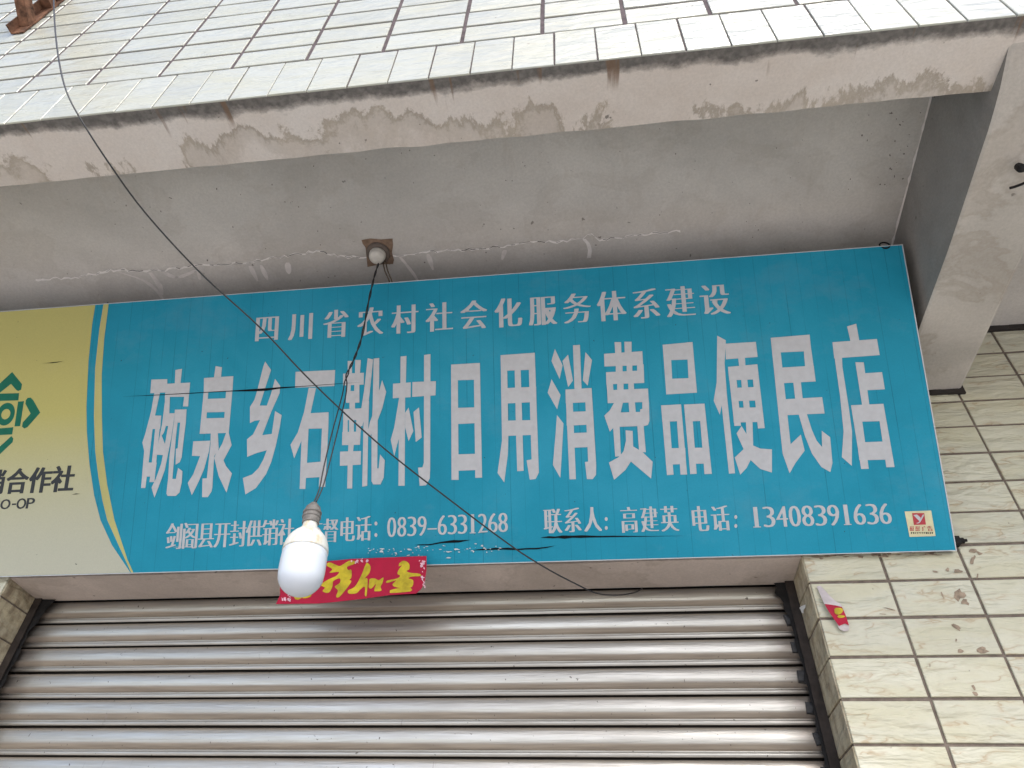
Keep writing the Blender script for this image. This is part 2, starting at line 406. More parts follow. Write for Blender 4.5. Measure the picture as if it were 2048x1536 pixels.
# tiles: one bevelled mesh per size, shared
def tile_mesh(w, h, d=0.008, e=0.0013):
    v = []
    for (ins, y) in ((e, 0.0), (0.0, e), (0.0, d)):
        v += [(ins - w / 2, y, ins - h / 2), (w / 2 - ins, y, ins - h / 2), (w / 2 - ins, y, h / 2 - ins), (ins - w / 2, y, h / 2 - ins)]
    f = [(0, 1, 2, 3)]
    for r in (0, 4):
        for i in range(4):
            j = (i + 1) % 4; f.append((r + i, r + 4 + i, r + 4 + j, r + j))
    me = bpy.data.meshes.new('tile'); me.from_pydata(v, [], f); me.update(); return me
def put_tile(me, m, parent, p):
    o = link_mesh('tile', me, m, parent)
    p = Vector(p) + Vector((random.uniform(-.0009, .0009), random.uniform(-.0006, .0004), random.uniform(-.0008, .0008)))
    o.location = p - wl(parent)
    o.rotation_euler = (random.uniform(-.006, .006), random.uniform(-.004, .004), random.uniform(-.004, .004)); return o
def tile_field(cells, parent, m, name='tile_field'):
    """far or hidden tiles joined in one part"""
    q = MB(); e = 0.0013; d = 0.008
    for (cx, cy, cz, w, h) in cells:
        v = []
        for (ins, y) in ((e, 0.0), (0.0, e), (0.0, d)):
            v += [(cx + ins - w / 2, cy + y, cz + ins - h / 2), (cx + w / 2 - ins, cy + y, cz + ins - h / 2), (cx + w / 2 - ins, cy + y, cz + h / 2 - ins), (cx + ins - w / 2, cy + y, cz + h / 2 - ins)]
        f = [(0, 1, 2, 3)] + [(r + i, r + 4 + i, r + 4 + (i + 1) % 4, r + (i + 1) % 4) for r in (0, 4) for i in range(4)]
        q.add(v, f)
    o = q.build(name, m, parent, recalc=False); o['kind'] = 'stuff'; return o

# facade above: stack-bond courses over one soldier course
PLU, PSU, XU = 0.2086, 0.1008, -1.2527
tu = tile_mesh(PLU - 0.0105, PSU - 0.0105); far = []
for c in range(-14, 18):
    for r in range(0, 26):
        x = XU + (c + 0.5) * PLU; z = Z0 + ZU + (r + 0.5) * PSU
        if x - PLU / 2 < BX0 or x + PLU / 2 > BX1: continue
        if -7 <= c <= 7 and r <= 9 - max(0, (c + 1)) * 0.75: put_tile(tu, M_TILE_UP, fac, (x, YU, z))
        else: far.append((x, YU, z, PLU - 0.0105, PSU - 0.0105))
SOL0, SOLP = -1.2059, 0.1015
SB, ST = Z0 + 0.769, Z0 + ZU - 0.0055
ts = tile_mesh(SOLP - 0.0035, ST - SB)
for k in range(-29, 36):
    x = SOL0 + (k + 0.5) * SOLP
    if x - SOLP / 2 < BX0 or x + SOLP / 2 > BX1: continue
    if -15 <= k <= 19: put_tile(ts, M_TILE_UP, fac, (x, YU - 0.001, (SB + ST) / 2))
    else: far.append((x, YU - 0.001, (SB + ST) / 2, SOLP - 0.0035, ST - SB))
tile_field(far, fac, M_TILE_UP)

# edge beam, slab soffit, cantilever bracket
xs = [BX0 + i * 0.03 for i in range(int((BX1 - BX0) / 0.03) + 1)]
def bj(x, i):
    if i in (1,):
        return (0.005 * (mnoise.noise(Vector((x * 3.1, 0, 1))) + 0.7 * mnoise.noise(Vector((x * 11, 0, 5)))), 0.0015 * mnoise.noise(Vector((x * 9, 3, 0))))
    if i == 2: return (0.004 * mnoise.noise(Vector((x * 5, 2, 1))), 0)
    return (0, 0)
b = MB(); b.prism_x([(YU + 0.003, Z0 + 0.768), (-0.952, Z0 + 0.771), (-0.955, Z0 + 1.0), (-0.97, Z0 + 1.14), (YU + 0.012, Z0 + 1.14), (YU + 0.012, Z0 + 0.778), (YU + 0.0035, Z0 + 0.778)], xs, bj)
b.build('edge_beam', M_BEAM, bld)
b = MB(); b.prism_x([(0.30, Z0 + 0.9285), (0.0, Z0 + 0.925), (-0.965, Z0 + 1.0505), (-0.965, Z0 + 1.155), (0.30, Z0 + 1.155)], [BX0 + 0.002, -2.9, -1.7, -0.5, 0.3, 1.2, BX1 - 0.002])
sof = b.build('soffit', M_SOFFIT, bld)
KX0, KX1 = 0.4265, 0.6265
prof = [(0.006, 0.648), (-0.257, 0.662), (-0.538, 0.681), (-0.673, 0.694), (-0.787, 0.707), (-0.875, 0.718), (-0.916, 0.725), (-0.975, 0.739), (-1.075, 0.7735)]
b = MB(); nx = 7
top = [(-1.075, 0.80), (-0.956, 1.046), (0.006, 0.930)]
full = [(y, Z0 + z) for y, z in prof + top]
def kj(x, i):
    if i >= len(prof): return (0, 0)
    e = 1.0 if (x < KX0 + 0.001 or x > KX1 - 0.001) else 0.0
    return (0, 0.003 * e + 0.003 * mnoise.noise(Vector((x * 9, i * 0.7, 2))))
b.prism_x(full, [KX0 + (KX1 - KX0) * i / nx for i in (0, 0.25, 1, 2.3, 3.5, 4.7, 6, 6.75, 7)], kj)
bk = b.build('bracket', M_BRACKET, bld); bk.data.materials.append(M_BRACKET_SHADE)
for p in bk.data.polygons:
    if abs(p.normal.x) > 0.9: p.material_index = 1  # side faces take the plaster colour with shade painted in

# lower wall: lintel over the door, pillars either side
b = MB(); b.box(DOOR_L - 0.004, DOOR_R + 0.004, 0.010, 0.152, Z0 + 0.078, Z0 + 0.922)
b.prism_x([(0.004, Z0 + 0.078), (0.004, Z0 + 0.105), (0.154, Z0 + 0.105), (0.154, Z0 + 0.072), (0.09, Z0 + 0.0735)],
          [DOOR_L + 0.001 + i * (DOOR_R - DOOR_L - 0.002) / 40 for i in range(41)],
          lambda x, i: (0.0, 0.0025 * mnoise.noise(Vector((x * 4, i, 0)))) if i in (0, 4) else ((0.0, 0.002 * mnoise.noise(Vector((x * 7, i, 0)))) if i == 3 else (0, 0)))
b.build('lintel', M_LINTEL, bld)
b = MB(); b.box(DOOR_R + 0.004, BX1, 0.004, 0.30, 0.0, Z0 + 0.912); pil_r = b.build('pillar', M_GROUT, bld)
b = MB(); b.box(BX0, DOOR_L - 0.004, 0.004, 0.30, 0.0, Z0 + 0.912); pil_l = b.build('pillar', M_GROUT, bld)
PL, PS = 0.2055, 0.1006
tp = tile_mesh(PL - 0.0075, PS - 0.0078); far = []
for c in range(0, 12):
    for r in range(-9, 25):
        x = (c + 0.5) * PL; z = Z0 - (r + 0.5) * PS
        if x + PL / 2 > BX1 or z - PS / 2 < 0: continue
        hidden = c <= 1 and r < -1
        if c <= 4 and r <= 5 and not hidden: put_tile(tp, M_TILE, pil_r, (x, 0, z))
        else: far.append((x, 0, z, PL - 0.0075, PS - 0.0078))
tile_field(far, pil_r, M_TILE)
far = []
for c in range(0, 9):
    for r in range(-9, 25):
        x = DOOR_L - (c + 0.5) * PL; z = Z0 - (r + 0.5) * PS
        if x - PL / 2 < BX0 or z - PS / 2 < 0: continue
        far.append((x, 0, z, PL - 0.0075, PS - 0.0078))
tile_field(far, pil_l, M_TILE)
# tiles lining the reveals of the door opening
RD = 0.150
tr = tile_mesh(RD - 0.004, PS - 0.006)
for side, par in ((1, pil_r), (-1, pil_l)):
    for r in range(-1, 7):
        o = put_tile(tr, None, par, ((DOOR_R if side > 0 else DOOR_L), 0.003 + RD / 2, Z0 - (r + 0.5) * PS + (0.0 if side > 0 else 0.02)))
        o.rotation_euler = (0, 0, -side * math.pi / 2)
        if not tr.materials: tr.materials.append(M_TILE_REV)
    q = MB(); xx = DOOR_R if side > 0 else DOOR_L
    for r in range(7, 24):
        z = Z0 - (r + 0.5) * PS
        q.box(min(xx, xx + side * 0.008), max(xx, xx + side * 0.008), 0.004, RD, z - PS / 2 + 0.003, z + PS / 2 - 0.003)
    o = q.build('reveal_tile_field', M_TILE_REV, par); o['kind'] = 'stuff'
# tarred joint where the tiles stop under the slab and the bracket
b = MB()
for i in range(60):
    x0 = KX1 + 0.006 + i * 0.028
    b.box(x0, x0 + 0.0279, -0.006 - 0.003 * random.random(), 0.02, Z0 + 0.9045 + 0.004 * random.random(), Z0 + 0.9265)
b.build('tar_joint', M_CRACK, bld); b = MB()
for i in range(12):
    x0 = KX0 + 0.002 + i * 0.0172
    b.box(x0, x0 + 0.0171, -0.008 - 0.003 * random.random(), 0.02, Z0 + 0.634 + 0.003 * random.random() - i * 0.0004, Z0 + 0.652 + 0.001 * i)
b.build('tar_joint', M_CRACK, bld)

# crack in the soffit with its white filler, smears, and bare mortar round the ceiling rose
def ribbon(pts, w0, w1, n_jit, seed, drop, mb):
    rnd = random.Random(seed); out_a = []; out_b = []
    for i, (x, y) in enumerate(pts):
        a = rnd.uniform(w0, w1); c = rnd.uniform(w0, w1)
        out_a.append(soff(x + rnd.uniform(-n_jit, n_jit), y - a, drop)); out_b.append(soff(x + rnd.uniform(-n_jit, n_jit), y + c, drop))
    n = len(pts); mb.add(out_a + out_b, [(i, i + 1, n + i + 1, n + i) for i in range(n - 1)])
key = [(70, 561), (150, 555), (220, 541), (330, 540), (390, 531), (500, 524), (560, 514), (640, 502), (690, 515), (735, 516), (800, 511), (860, 503), (930, 500), (1000, 494), (1060, 484), (1120, 484), (1165, 477), (1182, 470), (1198, 480), (1260, 473), (1320, 465), (1360, 463)]
def dense(key, step, jit, seed):
    rnd = random.Random(seed); out = []
    for (x0, y0), (x1, y1) in zip(key, key[1:]):
        n = max(1, int(abs(x1 - x0) / step))
        for i in range(n):
            t = i / n; out.append((x0 + (x1 - x0) * t, y0 + (y1 - y0) * t + rnd.uniform(-jit, jit)))
    return out + [key[-1]]
cl = dense(key, 7, 2.6, 3)
q = MB(); ribbon(cl, 0.6, 2.6, 1.5, 5, 0.0016, q)
for (pts, w0, w1) in (([(1168, 478), (1176, 487), (1180, 500), (1178, 516)], 1, 2),):
    n = len(pts); q.add([soff(x - 4, y, 0.0018) for x, y in pts] + [soff(x + 4, y, 0.0018) for x, y in pts], [(i, i + 1, n + i + 1, n + i) for i in range(n - 1)])
fl = q.build('crack_filler', M_FILLER, sof)
q = MB(); rnd = random.Random(9); i = 0
while i < len(cl) - 3:
    k = rnd.randint(2, 5); seg = cl[i:i + k]
    n = len(seg)
    if n >= 2 and (seg[0][0] > 150):
        wd = rnd.uniform(0.25, 0.6)
        q.add([soff(x, y - wd, 0.0026) for x, y in seg] + [soff(x, y + wd, 0.0026) for x, y in seg], [(j, j + 1, n + j + 1, n + j) for j in range(n - 1)])
    i += k + rnd.randint(0, 2)
ck = q.build('crack', M_CRACK, sof); ck['kind'] = 'stuff'
for pts, w in (([(240, 545), (285, 560), (312, 580), (330, 605)], 5), ([(300, 545), (318, 570), (325, 590)], 6), ([(500, 532), (515, 562)], 5), ([(522, 530), (535, 560)], 5), ([(575, 525), (578, 548)], 6), ([(395, 538), (400, 560)], 4), ([(800, 514), (825, 545), (842, 572)], 4), ([(856, 508), (866, 540)], 5), ([(1010, 500), (1004, 520)], 5), ([(330, 545), (352, 556), (375, 548), (390, 540)], 9)):
    pts = [tuple(v) for v in smooth_path([(a_, b_, 0) for a_, b_ in pts], 4)]; rnd = random.Random(int(pts[0][0]))
    tp_ = [w * (0.35 + 0.65 * math.sin(math.pi * (0.12 + 0.88 * i / (len(pts) - 1)))) * rnd.uniform(0.75, 1.15) for i in range(len(pts))]
    q = MB(); n = len(pts); q.add([soff(x - k_, y, 0.0011) for (x, y, _), k_ in zip(pts, tp_)] + [soff(x + k_, y, 0.0011) for (x, y, _), k_ in zip(pts, tp_)], [(j, j + 1, n + j + 1, n + j) for j in range(n - 1)])

    q.build('filler_smear', M_SMEAR, sof)
q = MB(); rnd = random.Random(31)
for i in range(150):
    if i < 45: cx, cy = rnd.gauss(1800, 38), rnd.uniform(185, 400)
    else: cx, cy = rnd.uniform(60, 1750), rnd.uniform(220, 560)
    if cy < 0.09 * (2000 - cx) + 195 or cx > 1872 - (cy - 150) * 0.26: continue
    r_ = rnd.uniform(0.5, 1.7) if i < 45 else rnd.uniform(0.4, 1.2)
    q.poly([soff(x, y, 0.0009 + 0.000004 * i) for x, y in blob(cx, cy, r_, r_ * rnd.uniform(0.7, 1.8), 7, 0.5, 0, rnd)])
q.build('mould_speck', mat_plain('mould', (0.15, 0.13, 0.12), 0.95), sof)['kind'] = 'stuff'
q = MB(); rnd = random.Random(8); pa = []; pb = []
for i in range(40):
    y_ = -0.93 + 0.6 * i / 39; w_ = rnd.uniform(0.001, 0.0045); z_ = Z0 + 0.925 - 0.13 * y_ - 0.0016
    pa.append((KX0 - 0.001 - w_ * 1.6, y_, z_)); pb.append((KX0 - 0.001, y_, z_ - w_))
q.add(pa + pb, [(j, j + 1, 40 + j + 1, 40 + j) for j in range(39)])
q.build('corner_filler', M_SMEAR, sof)
q = MB(); q.poly([soff(x, y, 0.002) for x, y in [(723, 480), (740, 477), (762, 479), (785, 477), (786, 490), (784, 505), (788, 520), (786, 528), (760, 529), (735, 534), (733, 515), (731, 495), (725, 487)]])
q.build('mortar_patch', M_PATCH, sof)

# ------------------------------------------------------------------ roller shutter
SY = 0.163; SP = 0.0778; NSL = 33
sh = thing('roller_shutter', 'closed grey steel roller shutter under the blue shop sign', 'shutter', (-1.206, SY, 0))
hw = (DOOR_R - DOOR_L) / 2 - 0.002
pf = [(0.011, 0.0), (0.0095, -0.0015), (0.0040, -0.003), (0.0012, -0.007), (-0.0012, -0.014), (-0.0028, -0.023), (-0.0032, -0.030), (-0.0026, -0.038), (-0.0006, -0.047), (0.0024, -0.0535), (0.0052, -0.0568), (0.0062, -0.0578), (0.0030, -0.0590), (0.0014, -0.0600), (0.0014, -0.0622), (0.0036, -0.0630), (0.0036, -0.0636), (0.0002, -0.0648), (-0.0010, -0.0668), (-0.0008, -0.0695), (0.0006, -0.0730), (0.0030, -0.0748), (0.0090, -0.0756), (0.010, -SP)]
nx = 9; vs = []; fs = []
for k in range(nx):
    for (y, z) in pf: vs.append((-hw + 2 * hw * k / (nx - 1), y, z))
n = len(pf)
for k in range(nx - 1):
    for i in range(n - 1): fs.append((k * n + i, (k + 1) * n + i, (k + 1) * n + i + 1, k * n + i + 1))
me_slat = bpy.data.meshes.new('slat'); me_slat.from_pydata(vs, [], fs); me_slat.update(); me_slat.materials.append(M_SLAT)
for p in me_slat.polygons: p.use_smooth = True
if me_slat.polygons[0].normal.y > 0: me_slat.flip_normals()
lk = MB(); lk.prism_x([(-0.0105, -0.020), (-0.0125, -0.030), (-0.0105, -0.046), (0.004, -0.052), (0.004, -0.014)], [-0.011, -0.006, 0.009, 0.012])
me_lock = bpy.data.meshes.new('end_lock'); me_lock.from_pydata(lk.v, [], lk.f); me_lock.update(); me_lock.materials.append(M_LOCK)
for k in range(-2, NSL):
    z = Z0 + 0.074 - k * SP
    if z - SP < 0.0: break
    o = bpy.data.objects.new('slat', me_slat); COL.objects.link(o); o.parent = sh
    o.location = (0, random.uniform(-0.0012, 0.0012), z); o.rotation_euler = (random.uniform(-.03, .03), random.uniform(-.0012, .0012), 0)
    if 0 <= k < 12:
        for sx in (1,):
            e = bpy.data.objects.new('end_lock', me_lock); COL.objects.link(e); e.parent = o
            e.location = (sx * (hw - 0.031 + random.uniform(-.004, .004)), random.uniform(-.001, .002), random.uniform(-.004, .004)); e.rotation_euler = (random.uniform(-.1, .1), random.uniform(-.15, .15), random.uniform(-.1, .1))
for side in (-1, 1):
    x = DOOR_R if side > 0 else DOOR_L
    q = MB(); a, c = sorted((x - side * 0.001, x - side * 0.026))
    q.box(a, c, 0.1325, 0.136, 0.0, Z0 + 0.0715); q.box(*sorted((x - side * 0.001, x - side * 0.004)), 0.136, 0.20, 0.0, Z0 + 0.0715)
    q.build('guide_rail', M_RAIL, sh)
    # ragged brush seal and grease behind the rail lip
    q = MB(); pts = []; rnd = random.Random(3 + side)
    zt = Z0 + 0.071; n = 40
    for i in range(n + 1):
        z = zt - i * 0.62 / n; wd = 0.028 + 0.008 * rnd.random() + 0.030 * max(0, 1 - i / 7) * (0.8 + 0.4 * rnd.random())
        pts.append((x - side * wd, 0.1425 + 0.003 * rnd.random(), z))
    vs = []
    for (px_, py_, pz_) in pts: vs += [(px_, py_, pz_), (x - side * 0.005, 0.139, pz_)]
    q.add(vs, [(2 * i, 2 * i + 1, 2 * i + 3, 2 * i + 2) for i in range(n)])
    q.build('brush_seal', M_BLACK, sh)

# ------------------------------------------------------------------ the sign
sign = thing('shop_sign', 'long blue shop sign with big white Chinese characters leaning out over the shutter', 'sign', SG_O)
q = MB()
c8 = [sgp(u, v, h) for h in (0.0, -0.012) for (u, v) in ((-SG_L, 0), (0, 0), (0, SG_H), (-SG_L, SG_H))]
q.add(c8, [(0, 1, 2, 3), (7, 6, 5, 4), (0, 4, 5, 1), (1, 5, 6, 2), (2, 6, 7, 3), (3, 7, 4, 0)])
q.build('panel', M_BLUE, sign)
q = MB()
def sbox(u0, u1, v0, v1, h0, h1):
    p = [sgp(u, v, h) for h in (h0, h1) for (u, v) in ((u0, v0), (u1, v0), (u1, v1), (u0, v1))]
    q.add(p, [(0, 1, 2, 3), (7, 6, 5, 4), (0, 4, 5, 1), (1, 5, 6, 2), (2, 6, 7, 3), (3, 7, 4, 0)])
sbox(0.0002, 0.0028, -0.002, SG_H + 0.002, -0.013, 0.0012); sbox(-SG_L, 0.0, SG_H + 0.0002, SG_H + 0.0022, -0.013, 0.0008); sbox(-SG_L, 0.0, -0.0024, -0.0002, -0.013, 0.0008)
q.build('edge_trim', M_EDGE, sign)
q = MB()
for (u0, u1, v0, v1) in ((-SG_L + .02, -0.02, 0.005, 0.03), (-SG_L + .02, -0.02, SG_H - 0.03, SG_H - 0.005), (-0.045, -0.02, 0.03, SG_H - 0.03), (-1.75, -1.725, 0.03, SG_H - 0.03)):
    sbox(u0, u1, v0, v1, -0.014, -0.034)
q.build('back_frame', M_RUST, sign)

def clampv(p): return (p[0], max(0.0004, min(SG_H - 0.0004, p[1])))
def curve_uv(pts):
    r = [sguv(*p) for p in pts]; return [(r[0][0], SG_H - 0.0004)] + [clampv(p) for p in r[1:-1]] + [(r[-1][0], 0.0004)]
cA = curve_uv([(190.4, 613), (184.6, 648), (177, 724), (173, 814), (174, 866), (179, 928), (188.5, 991), (201, 1040), (224, 1090), (261, 1144)])
cB = curve_uv([(206.6, 613), (199, 657), (190.5, 736), (188, 832), (190.6, 903), (197, 955), (205, 1001), (214.6, 1040), (238, 1092), (262.5, 1144)])
cC = curve_uv([(216.8, 613), (208.6, 677), (203.6, 750), (204, 832), (206, 903), (214.6, 970), (229, 1040), (255, 1119), (267, 1144)])
q = MB(); q.poly([sgp(u, v, 0.0004) for u, v in [(-SG_L + 0.0004, SG_H - 0.0004)] + cA + [(-SG_L + 0.0004, 0.0004)]]); q.build('yellow_field', M_YELLOW, sign)
q = MB(); q.poly([sgp(u, v, 0.0004) for u, v in cB + cC[::-1]]); q.build('yellow_stripe', M_STRIPE, sign)

# big characters, each traced stroke by stroke: (crop origin, scale, characters -> strokes)
T1 = (270, 730, 210 / 1152); T2 = (470, 710, 210 / 1152); T3 = (670, 700, 210 / 1152); T4 = (880, 690, 210 / 1152)
T5 = (1085, 680, 225 / 1152); T6 = (1310, 665, 240 / 1152); T7 = (1530, 640, 270 / 1152)
GL = [
 (T1, ["180,160 355,155 355,300 170,310", "213,305 275,305 190,700 105,960 82,850 115,750 180,500", "165,555 290,555 278,700 150,705", "150,700 195,700 150,1080 115,1350 68,1350 100,960",
       "222,700 272,700 240,1010 215,1285 160,1285 200,940", "140,1070 240,1070 218,1225 100,1225", "445,55 517,42 500,210 438,210", "340,207 607,193 592,350 330,350", "542,345 592,345 585,455 528,455",
       "330,340 385,345 378,530 350,640 320,740 265,820 300,640 322,465 330,400", "380,530 437,530 420,670 320,670", "365,670 420,665 400,800 330,1150 260,1340 215,1455 183,1345 230,1250 290,1080 330,870",
       "290,760 335,880 340,990 240,985 262,830", "440,560 470,630 450,800 412,1255 365,1255 380,1000 405,800", "440,490 568,487 560,630 430,635", "498,630 560,630 530,870 515,1010 495,1065 447,1095 450,920 470,915",
       "365,1250 450,1250 475,1130 523,1165 515,1290 490,1400 450,1437 360,1437 347,1410"]),
 (T1, ["885,12 955,25 945,130 868,135", "758,143 1080,122 1070,285 755,300", "755,295 805,295 785,590 775,755 710,755", "1000,285 1070,280 1030,745 970,745", "795,372 1005,365 990,515 785,520", "780,585 985,580 1030,745 712,755",
       "832,745 910,745 920,920 870,1000 850,1340 840,1390 800,1450 738,1450 742,1245 790,1243 815,1000 830,870", "640,838 828,830 815,940 760,1140 700,1280 625,1430 580,1295 640,1200 715,1000 627,997",
       "1000,745 1030,745 1062,880 970,1050 925,1000 920,930 960,860", "910,920 970,1040 1000,1110 1065,1190 1005,1400 920,1220 870,1020"]),
 (T2, ["332,72 396,165 330,370 272,555 350,555 395,430 440,262 497,340 490,420 400,620 300,880 405,865 440,615 513,660 490,800 450,990 400,1170 340,1310 230,1460 115,1530 87,1350 190,1310 260,1240 310,1150 350,1045 240,1075 135,1118 132,925 200,870 275,715 215,722 165,748 165,570 215,490 250,370 310,130"]),
 (T2, ["665,185 1100,165 1090,340 660,360", "810,360 890,360 860,500 830,640 735,930 650,1135 610,985 690,850 760,620", "800,640 1028,628 1025,805 760,810", "740,800 808,805 790,1190 772,1470 710,1470 730,940", "955,800 1025,800 1000,1290 990,1447 920,1447 940,1170", "780,1185 945,1170 930,1340 770,1350"]),
 (T3, ["140,120 187,120 187,255 140,255", "222,110 285,110 275,255 220,255", "90,260 318,250 315,380 88,390", "130,380 175,380 170,460 125,460", "213,380 268,380 268,460 210,460", "122,450 268,450 268,578 122,580", "160,570 220,570 220,645 160,645",
       "93,650 290,640 285,770 90,770", "92,765 140,765 140,910 85,910", "155,765 208,765 208,905 155,905", "235,765 285,765 285,900 232,900", "82,900 283,895 275,1040 78,1045", "148,1040 207,1040 200,1115 145,1115", "57,1115 287,1108 283,1258 55,1272", "140,1260 195,1260 190,1520 135,1520",
       "360,90 420,105 400,300 372,560 300,840 283,830 290,640 320,450", "320,560 375,560 365,900 355,1490 300,1500 312,900", "425,95 487,88 485,460 470,750 465,1300 480,1300 495,1145 548,1210 535,1400 500,1475 420,1475 402,1440 402,930 415,600", "518,330 563,460 520,640 440,850 385,950 360,900 385,790 440,640 480,470"]),
 (T3, ["720,72 785,65 778,360 718,365", "637,370 832,355 830,518 635,530", "705,520 770,520 765,1490 697,1490 700,1000", "705,520 735,600 720,900 650,1165 612,985 650,850", "770,690 808,632 860,890 808,1000 770,850", "862,680 922,630 952,960 887,1010",
       "978,55 1048,45 1045,1300 1040,1410 1000,1485 930,1490 912,1290 960,1288 975,1240", "850,352 1108,342 1103,498 848,515"]),
 (T4, ["122,215 195,213 205,1480 127,1480", "370,200 438,197 462,1455 388,1458", "122,215 438,197 440,380 122,390", "190,690 445,683 445,855 190,868", "195,1200 455,1192 455,1370 195,1380"]),
 (T4, ["665,112 735,110 750,1000 745,1200 705,1508 632,1405 680,1050", "970,90 1040,85 1085,1400 1050,1470 985,1478 950,1265 1005,1255 995,950", "818,200 883,200 918,1380 848,1385 835,1000", "665,112 1040,85 1045,270 668,285", "670,475 1055,458 1058,625 675,645", "680,832 1065,822 1068,985 680,1000"]),
 (T5, ["127,92 206,260 175,400 92,215", "93,402 185,565 150,710 53,540", "148,768 215,855 190,1300 182,1412 107,1280 135,950", "262,150 312,415 263,483 205,215", "312,55 383,50 400,500 328,500", "440,125 507,205 463,467 413,415",
       "235,508 305,505 342,1425 277,1428", "432,495 503,492 550,1280 548,1380 515,1425 455,1425 435,1250 468,1245", "235,508 503,492 510,635 238,648", "245,738 518,728 522,865 248,878", "255,955 530,945 535,1095 262,1105"]),
 (T5, ["738,22 805,22 808,140 745,140", "838,18 912,18 912,135 842,135", "630,142 1022,115 1030,258 635,272", "968,250 1035,250 1040,440 972,440", "750,255 820,255 820,335 750,335", "862,250 920,250 920,330 862,330", "650,330 1038,312 1042,440 655,455", "655,440 720,440 728,520 662,520", "765,440 830,440 830,520 765,520", "878,435 935,435 938,520 880,520",
       "662,515 1080,497 1088,635 668,648", "735,640 825,635 800,745 720,905 690,940 633,775 690,720", "880,625 945,625 955,745 890,745", "1022,630 1090,630 1095,830 1080,870 1030,885 1000,800 1000,710 1022,705", "720,745 1040,735 1040,880 720,892", "722,880 790,890 803,1190 745,1195", "970,875 1035,875 1058,1150 990,1150",
       "850,925 923,932 928,1090 1020,1145 1128,1248 1112,1420 905,1245 850,1330 733,1432 680,1255 780,1200 830,1140 855,1030"]),
 (T6, ["73,118 148,115 172,590 108,595", "303,95 360,92 403,578 330,582", "73,118 360,92 370,258 88,268", "100,447 390,435 403,578 108,595", "58,700 130,697 178,1365 115,1370", "200,692 250,690 308,1363 245,1365", "58,700 250,690 258,850 70,858", "95,1112 290,1108 298,1262 105,1270",
       "278,692 350,690 400,1357 338,1360", "420,685 475,683 545,1357 475,1360", "278,692 475,683 488,848 295,855", "320,1108 520,1105 530,1258 330,1262"]),
 (T6, ["597,30 680,75 668,300 690,600 768,1352 710,1355 640,700 622,790 563,655 592,480", "675,108 968,90 985,235 680,258", "798,240 862,235 868,320 808,325", "700,330 770,325 825,895 762,898", "925,310 982,305 1053,918 988,922", "700,330 982,305 990,450 712,460", "730,533 1005,522 1020,652 748,660", "750,723 1030,718 1045,858 755,865", "825,440 885,440 910,740 852,740",
       "872,850 935,850 942,1085 1010,1115 1122,1122 1122,1345 1010,1310 917,1225 880,1300 818,1365 765,1200 850,1120 782,970 830,898 878,975"]),
 (T7, ["48,152 120,148 190,800 218,1060 305,978 338,1115 260,1220 210,1308 150,1140", "48,152 380,125 395,265 65,280", "330,255 395,255 415,400 342,400", "80,410 415,390 432,525 90,543", "240,525 305,525 322,680 258,680", "110,680 487,658 508,798 130,815", "285,800 355,798 400,940 440,1030 487,1085 483,945 555,1000 575,1220 557,1298 480,1255 400,1140 340,990"]),
 (T7, ["700,55 778,32 805,180 730,185", "575,190 955,162 978,300 590,328", "575,190 650,185 660,400 715,750 742,950 740,1245 655,1170 670,950 640,650", "770,360 842,362 890,725 828,728", "845,455 998,445 1022,592 865,600", "733,728 810,725 885,1270 820,1272", "955,718 1010,715 1105,1255 1035,1257", "733,728 1010,715 1035,862 755,870", "785,1045 1065,1035 1085,1190 805,1198"]),
]
for (ox, oy, k), strokes in GL:
    q = MB()
    for i, s in enumerate(strokes):
        pts = [tuple(float(a) for a in w.split(',')) for w in s.split()]
        q.poly([sgpx(ox + x * k, oy + y * k, 0.0005 + 0.00004 * i) for x, y in pts])
    q.build('character', M_WHITE, sign)

